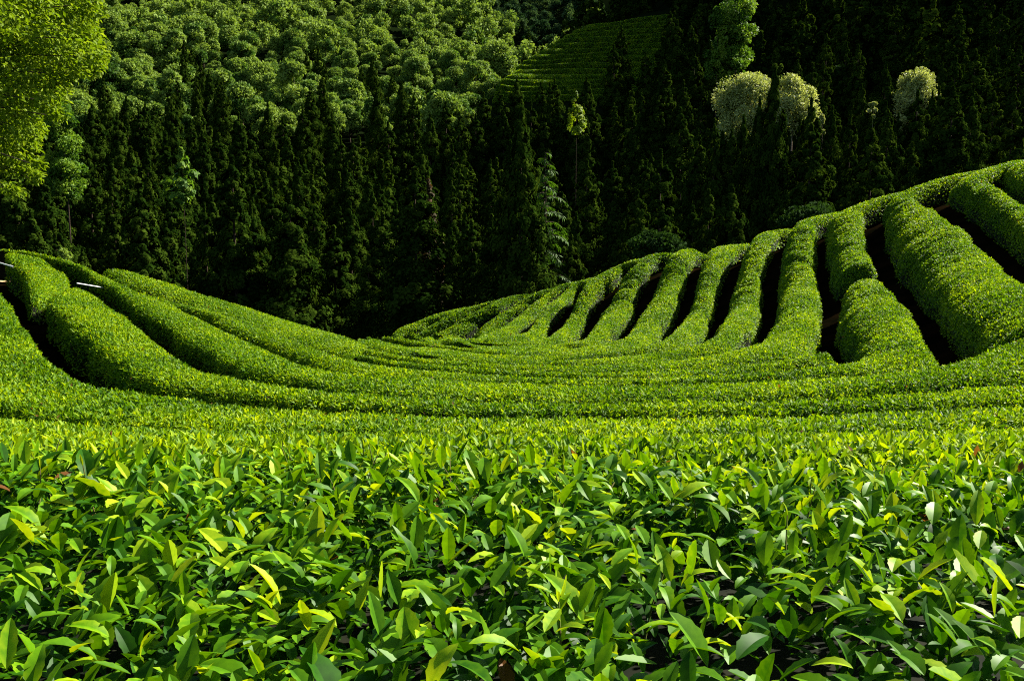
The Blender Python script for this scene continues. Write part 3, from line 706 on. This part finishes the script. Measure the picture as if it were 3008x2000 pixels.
nfix = len(pts)
fix, fill = conifers[:nfix], sorted(conifers[nfix:], key=lambda c: c[1])
keep = fix + fill[:max(0, 296 - nfix)]; rest_con = fill[max(0, 296 - nfix):]
LAB = {'valley': ('dark conifer of the shaded valley wood below the leafy left hill', 'conifers of the valley wood'),
       'mid': ('dark conifer in the wood at the foot of the terraced tea mound', 'conifers below the terraced mound'),
       'hill': ('conifer standing among the sunlit leafy trees of the left hill', 'conifers among the leafy trees'),
       'notch': ('small blue-green conifer in the side valley left of the terraced mound', 'conifers of the side valley'),
       'right': ('dark conifer on the shaded slope above the right tea hill', 'conifers of the right slope')}
for i, (x, y, h, sxy, zone) in enumerate(keep):
    cr, tr = con_var[int(rng.integers(6))]
    place_tree('conifer_tree', LAB[zone][0], 'conifer', LAB[zone][1], cr, tr, M_con, M_bark, float(x), float(y), h / H0, rng.random() * 6.28, sxy * (H0 / h) ** 0.25)

def merged(name, label, cat, items, variants, mat, kind='stuff'):
    """one mesh of many far trees: items (x, y, scale, variant)"""
    Vs, Fs, Ts, off = [], [], [], 0
    for x, y, sc, v in items:
        V, F, t = variants[v]; a = rng.random() * 6.28; c_, s_ = math.cos(a), math.sin(a)
        W = np.stack([V[:, 0] * c_ - V[:, 1] * s_, V[:, 0] * s_ + V[:, 1] * c_, V[:, 2]], -1) * sc + np.array([x, y, float(G(x, y)) - 0.2])
        Vs.append(W); Fs.append(F + off); Ts.append(np.clip(t + rng.normal(0, 0.16), 0, 1)); off += len(V)
    o = obj(name, mesh_np(name, np.concatenate(Vs), [np.concatenate(Fs)], np.concatenate(Ts)), mat)
    tag(o, label, cat, kind=kind); return o
lowc = []
for i in range(3):
    V, F, t = conifer_crown(17, 3.2 + 0.4 * i, 120, 22, 0.62, bare=0.05, tip=0.65); lowc.append((V, F[0], t))
if rest_con:
    merged('conifer_wood', 'far dark conifer wood covering the upper right slope', 'conifer wood', [(x, y, h / 17, i % 3) for i, (x, y, h, s_, z) in enumerate(rest_con)], lowc, M_con)

# leafy hill
bl, dk = [], []
for _ in range(9000):
    x, y = rng.uniform(-240, 60), rng.uniform(196, 640)
    if abs(x) > 0.6 * y + 10: continue
    if x > -14 and y < 300: continue
    g = float(G(x, y)); sx, sy, d = project(np.array([x, y, g + 9]))
    if sx < -120 or sx > 1760 or sy < -160 or sy > 330: continue
    if near_any(x, y, 5.9 if y < 420 else 7.0): continue
    put(x, y)
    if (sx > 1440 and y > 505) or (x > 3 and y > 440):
        dk.append((x, y, float(rng.uniform(0.8, 1.4)))); continue  # far side valley trees, get the leaves with shade and haze painted in
    bl.append((x, y, float(np.clip(rng.normal(1.1, 0.28), 0.6, 1.75))))
bl.sort(key=lambda q: q[1]); 
for x, y, sc in bl[:290]:
    cr, tr, h = brd_var[int(rng.integers(6))]
    place_tree('broadleaf_tree', 'sunlit round-crowned leafy tree on the far left hillside', 'tree', 'leafy trees on the far left hillside', cr, tr, M_brd, M_bark, x, y, sc, rng.random() * 6.28)
lowb = []
for i in range(3):
    V, F, t = lobe_crown(10, 3.7 + 0.4 * i, 7.8, 15, 105, 0.66); lowb.append((V, F[0], t))
merged('side_valley_forest', 'forest in the side valley left of the terraced mound, dim shade and bluish haze painted into its leaves', 'forest', [(x, y, sc, int(rng.integers(3))) for x, y, sc in dk], lowb, M_dkv)
if bl[290:]:
    merged('distant_forest', 'far leafy forest covering the hilltops under the sky gap', 'forest', [(x, y, sc, int(rng.integers(3))) for x, y, sc in bl[290:]], lowb, M_brd)

# ------------------------------------------------------------------ single trees that stand out
def lone(name, label, cat, sx, top, bot, hw, d, mat, tmat=None, lobes=16, per=260, L=0.3, group=None, flat=0.9, wr=(0.3, 0.45), big=0.42):
    r = ray(sx, top) * d; g = float(G(r[0], r[1])); h = max(r[2] - g, 1.2)
    Hc = min((bot - top) / FS * d, h * 0.97); R = hw / FS * d
    V, F, t = lobe_crown(h, R, Hc, lobes, per, L, wr, flat, big)
    ro = thing(name, label, cat, (r[0], r[1], g - 0.1), group)
    obj('trunk', trunk_mesh('trunk', h - Hc * 0.35, max(0.05, R * 0.07), 0.15), tmat or M_bark, ro)
    obj('crown', mesh_np('crown', V, F, t), mat, ro)
    return ro
lone('pale_tree', 'broad pale creamy-green tree, the largest of the pale trees, left of a dark conifer', 'tree', 2205, 203, 400, 118, 128, M_pal, M_palebark, 60, 420, 0.24, big=0.36)
lone('pale_tree', 'pale creamy tree just right of the dark conifer that splits the pale pair', 'tree', 2330, 208, 400, 78, 127, M_pal, M_palebark, 44, 380, 0.24)
lone('pale_tree', 'pale tree standing alone at right with its crown above dark conifers', 'tree', 2700, 190, 360, 74, 130, M_pal, M_palebark, 40, 380, 0.24)
lone('pale_tree', 'slim pale tree hanging below the lone pale crown at right', 'tree', 2662, 290, 400, 24, 129, M_pal, M_palebark, 12, 300, 0.24)
lone('pale_tree', 'small pale shoot of a tree right of the pale pair', 'tree', 2415, 335, 395, 15, 122, M_pal, M_palebark, 8, 260, 0.22)
lone('pale_tree', 'small pale tree squeezed between two dark conifers at right', 'tree', 2564, 288, 350, 15, 126, M_pal, M_palebark, 8, 260, 0.22)
lone('lit_tree', 'tall bright green leafy tree at the top beside dark conifers, right of the mound', 'tree', 2165, -60, 300, 66, 168, M_lit, None, 46, 300, 0.38)
lone('lit_tree', 'narrow leafy tree left of the tall bright green tree at the top', 'tree', 2108, 15, 260, 34, 166, M_lit, None, 26, 240, 0.38)
lone('layered_tree', 'spreading green tree with flat layered boughs at upper right', 'tree', 2800, 85, 175, 82, 172, M_lit, None, 22, 300, 0.42, flat=0.45)
lone('layered_tree', 'flat-topped green tree on the right edge, above the conifers', 'tree', 2960, 76, 150, 60, 182, M_lit, None, 18, 280, 0.42, flat=0.5)
lone('lit_tree', 'leafy tree cut by the top edge at upper right', 'tree', 2715, -25, 55, 48, 200, M_lit, None, 16, 260, 0.45)
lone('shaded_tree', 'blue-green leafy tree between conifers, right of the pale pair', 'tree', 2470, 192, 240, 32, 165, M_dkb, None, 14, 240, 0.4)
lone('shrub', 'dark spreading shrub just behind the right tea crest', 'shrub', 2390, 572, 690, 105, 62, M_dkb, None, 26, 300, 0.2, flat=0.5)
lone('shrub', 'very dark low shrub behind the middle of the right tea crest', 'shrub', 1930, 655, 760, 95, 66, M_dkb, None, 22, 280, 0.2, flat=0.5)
lone('shrub', 'small bush peeping over the left tea skyline', 'shrub', 188, 722, 790, 26, 40, M_brd, None, 9, 160, 0.13)
r = ray(530, 438) * 97; g = float(G(r[0], r[1])); h = r[2] - g
ro = thing('sapling', 'young light green sapling with drooping leaves in front of conifers at left', 'sapling', (r[0], r[1], g - 0.1))
V, F, t = conifer_crown(4.6, 1.7, 34, 22, 0.42, bare=0.02, tip=0.6)
obj('trunk', trunk_mesh('trunk', h * 0.97, 0.07, 0.1), M_bark, ro); obj('crown', mesh_np('crown', V + np.array([0.05, 0, h - 4.6]), F, t), M_lit, ro)
lone('soft_tree', 'soft green rounded tree right behind the big leafy branches at left', 'tree', 178, 285, 600, 66, 122, M_lit, None, 40, 330, 0.28)
lone('shrub', 'dark leafy shrub at the foot of the valley conifers', 'shrub', 1118, 790, 960, 40, 92, M_dkb, None, 14, 220, 0.25)

r = ray(1692, 274) * 150; g = float(G(r[0], r[1])); h = r[2] - g
ro = thing('bright_tree', 'small yellow-green treetop shining below the terraced mound', 'tree', (r[0], r[1], g - 0.1))
V, F, t = conifer_crown(5.5, 1.5, 40, 26, 0.36, bare=0.02, tip=0.6)
obj('trunk', trunk_mesh('trunk', h * 0.97, 0.08, 0.1), M_bark, ro); obj('crown', mesh_np('crown', V + np.array([0.05, 0, h - 5.5]), F, t), M_map, ro)

# russet thin conifer with a pale bare trunk
r = ray(1259, 528) * 93; g = float(G(r[0], r[1])); h = r[2] - g
ro = thing('russet_conifer', 'thin russet conifer with pale trunk showing, centre of the valley', 'conifer', (r[0], r[1], g - 0.1))
V, F, t = conifer_crown(h, 2.6, 150, 30, 0.3, bare=0.2, tip=0.8)
obj('trunk', trunk_mesh('trunk', h * 0.97, 0.16), M_palebark, ro); obj('crown', mesh_np('crown', V, F, t), M_conb, ro)

# cedar with long drooping boughs
def cedar(sx, top, d):
    r = ray(sx, top) * d; g = float(G(r[0], r[1])); h = r[2] - g
    ro = thing('drooping_cedar', 'bright green cedar with long drooping boughs in front of dark conifers', 'cedar', (r[0], r[1], g - 0.1))
    obj('trunk', trunk_mesh('trunk', h * 0.99, 0.2), M_bark, ro)
    tb, bt = [], []
    vis = 11.0
    for k in range(44):
        f = (k + rng.random() * 0.6) / 44; z = h - 0.25 - vis * f ** 0.95
        ln = 0.35 + 3.0 * f ** 0.8 * rng.uniform(0.5, 1.15); a = k * 2.4 + rng.normal(0, 0.3)
        u = np.linspace(0, 1, 9); dx, dy = math.cos(a), math.sin(a)
        p = np.stack([dx * ln * u, dy * ln * u, z + ln * (rng.uniform(0.12, 0.4) * u - rng.uniform(0.4, 0.62) * u ** 2.6)], -1)
        tb.append(tube(p, 0.045, 0.01, 5))
        n = int(34 * ln) + 10
        q = rng.random(n) ** 0.7; c = np.stack([np.interp(q, u, p[:, i]) for i in range(3)], -1)
        side = rng.normal(0, 0.12, (n, 1)) * np.array([[-dy, dx, 0]])
        ax = nrm(np.array([dx, dy, 0]) * 0.45 + np.array([0, 0, -1.0]) * (0.25 + 0.7 * q[:, None]) + side * 4 + 0.35 * rand_dirs(n))
        nr_ = nrm(rand_dirs(n) * 0.6 + np.array([dx, dy, 0.6])); nr_ = nrm(nr_ - ax * (nr_ * ax).sum(-1, keepdims=True))
        LL = rng.uniform(0.22, 0.5, n)
        bt.append(leaf_batch(c + side, ax, nr_, LL, LL * 0.12, np.full(n, 0.1), np.clip(rng.normal(0.5, 0.25, n), 0, 1), 3))
    V, F, t = join(tb); obj('boughs', mesh_np('boughs', V, F, smooth=True), M_bark, ro)
    V, F, t = join(bt); obj('crown', mesh_np('cedar_needles', V, F, t), M_ced, ro)
cedar(1603, 436, 84)

# big leafy tree whose branches hang in at the upper left
def near_tree():
    d0 = 24.0; x0 = -15.6; y0 = 25.0; g = float(G(x0, y0))
    ro = thing('leafy_tree', 'sunlit bright green leafy tree hanging in at the upper left corner', 'tree', (x0, y0, g - 0.1))
    px = [(40,40,80),(120,30,80),(200,40,75),(255,95,55),(285,165,38),(262,130,50),(60,130,85),(150,120,85),(215,150,60),(30,220,85),(110,215,80),(175,200,60),(285,195,26),(232,205,34),
          (20,300,80),(80,300,75),(130,285,55),(150,330,32),(165,250,40),(30,380,60),(75,375,50),(110,385,34),(100,430,28),(40,440,45),(20,480,40),(60,500,36),(95,480,24),(90,520,22),(20,540,32),(55,555,20),
          (90,-40,90),(200,-50,80),(255,-30,60),(270,20,45),(0,120,90),(-40,60,110),(-60,200,110),(-40,330,90),(-30,450,70),(-160,0,140),(-180,180,140),(-160,330,120),(-80,-120,140),(60,-150,120),(-300,80,170),(-300,-150,180),(-100,-300,180),(-320,250,140),(-420,-50,160)]
    bt, tb = [], []
    th = g + 0.1
    base = np.array([0, 0, 0.0]); hub = np.array([0.2, 0, 3.6 - 0.0])
    tb.append(tube([base, [0.1, 0, 1.6], hub, [0.0, 0.1, 5.5], [-0.1, 0.1, 8.0]], 0.26, 0.07, 9))
    org = np.array([x0, y0, g - 0.1])
    for sx, sy, rad in px:
        for rep_ in range(2):
            d = d0 + rng.normal(0, 0.9); c = ray(sx + rng.normal(0, 8), sy + rng.normal(0, 8)) * d - org; R = rad / FS * d
            n = int(min(520, 950 * R ** 1.6 + 60) * 0.6)
            s_ = hub + np.array([0, 0, np.clip(c[2] * 0.5 - 1.5, -0.5, 3.5)]); m_ = 0.5 * (s_ + c) + np.array([0, 0, 0.35])
            if rep_ == 0: tb.append(tube([s_, m_, c + np.array([0, 0, -0.05]), c + 0.6 * R * nrm(c - m_)], 0.024, 0.005, 5))
            off = rand_dirs(n) * (rng.random(n) ** 0.5)[:, None] * R * np.array([1, 1, 0.75])
            ax = nrm(nrm(c - s_) * 0.5 + rand_dirs(n) * 0.9 + np.array([0, 0, -0.45]))
            nr_ = nrm(np.array([0, 0, 1.0]) + 0.7 * rand_dirs(n)); nr_ = nrm(nr_ - ax * (nr_ * ax).sum(-1, keepdims=True))
            LL = rng.uniform(0.09, 0.155, n)
            bt.append(leaf_batch(c + off, ax, nr_, LL, LL * rng.uniform(0.24, 0.34, n), rng.normal(0.15, 0.15, n), np.clip(rng.normal(0.5, 0.22, n), 0, 1), 2))
    V, F, t = join(tb); obj('trunk', mesh_np('trunk', V, F, smooth=True), M_bark, ro)
    V, F, t = join(bt); obj('crown', mesh_np('crown', V, F, t), M_map, ro)
near_tree()

# ------------------------------------------------------------------ small things in the garden
def pipe(label, a, b, da, db, rad, hose_at=None):
    def low(px, hgt):
        rr = ray(*px); ds = np.linspace(14, 27, 400); pp = rr[None] * ds[:, None]; hh = pp[:, 2] - G(pp[:, 0], pp[:, 1])
        k = np.where(hh < hgt)[0]; return pp[k[0] if len(k) else np.argmin(hh)]
    p, q = low(a, da), low(b, db); o0 = (p + q) / 2
    ro = thing('sprinkler_pipe', label, 'pipe', tuple(float(v) for v in o0))
    V, F, t = tube([p - o0, 0 * o0, q - o0], rad, rad, 10); obj('tube', mesh_np('tube', V, [F], smooth=True), M_pipe, ro)
    for e, nm in (((p if hose_at == 'a' else q), 'stake'),):
        zz = float(G(e[0], e[1])) - 0.1
        V, F, t = tube([e - o0, np.array([e[0], e[1], (e[2] + zz) / 2]) - o0, np.array([e[0], e[1], zz]) - o0], rad * 0.5, rad * 0.45, 7)
        obj(nm, mesh_np('stake', V, [F], smooth=True), M_wire, ro)
    nz = nrm(q - p)
    V, F, t = tube([q - o0 - nz * 0.03, q - o0, q - o0 + nz * 0.05], rad * 1.35, rad * 1.3, 10); obj('end_cap', mesh_np('end_cap', V, [F], smooth=True), M_pipe, ro)
    return ro
pipe('white water pipe lying across the dark path on the left slope', (225, 832), (320, 848), 0.8, 0.72, 0.014, 'b')
pipe('white water pipe entering at the left edge above the sandy patch', (-70, 752), (33, 782), 0.95, 0.9, 0.016, 'a')

def hit_ground(sx, sy):
    r = ray(sx, sy); ds = np.linspace(12, 40, 1500); p = r[None] * ds[:, None]
    gp = p[:, 2] - G(p[:, 0], p[:, 1]); i = np.where(gp <= 0)[0]
    return r[:2] * (ds[i[0]] if len(i) else ds[np.argmin(gp)])
near_l = resample([hit_ground(x, y) for x, y in [(-120, 838), (-40, 836), (0, 834), (20, 831), (40, 825)]], 24)
far_l = resample([hit_ground(x, y) for x, y in [(-120, 806), (-40, 809), (0, 812), (24, 815), (41, 822)]], 24)
f = np.linspace(0, 1, 7)[None, :, None]; XY = near_l[:, None] * (1 - f) + far_l[:, None] * f
XY[..., 1] += rng.normal(0, 0.01, XY.shape[:2])
Z = G(XY[..., 0], XY[..., 1]) + 0.035; I = np.arange(24 * 7).reshape(24, 7)
F = np.stack([I[:-1, :-1], I[1:, :-1], I[1:, 1:], I[:-1, 1:]], -1).reshape(-1, 4)
tag(obj('sandy_path', mesh_np('sandy_path', np.concatenate([XY, Z[..., None]], -1).reshape(-1, 3), [F], smooth=True), M_sand), 'pale sandy bit of footpath at the left edge between hedges', 'path', kind='structure')
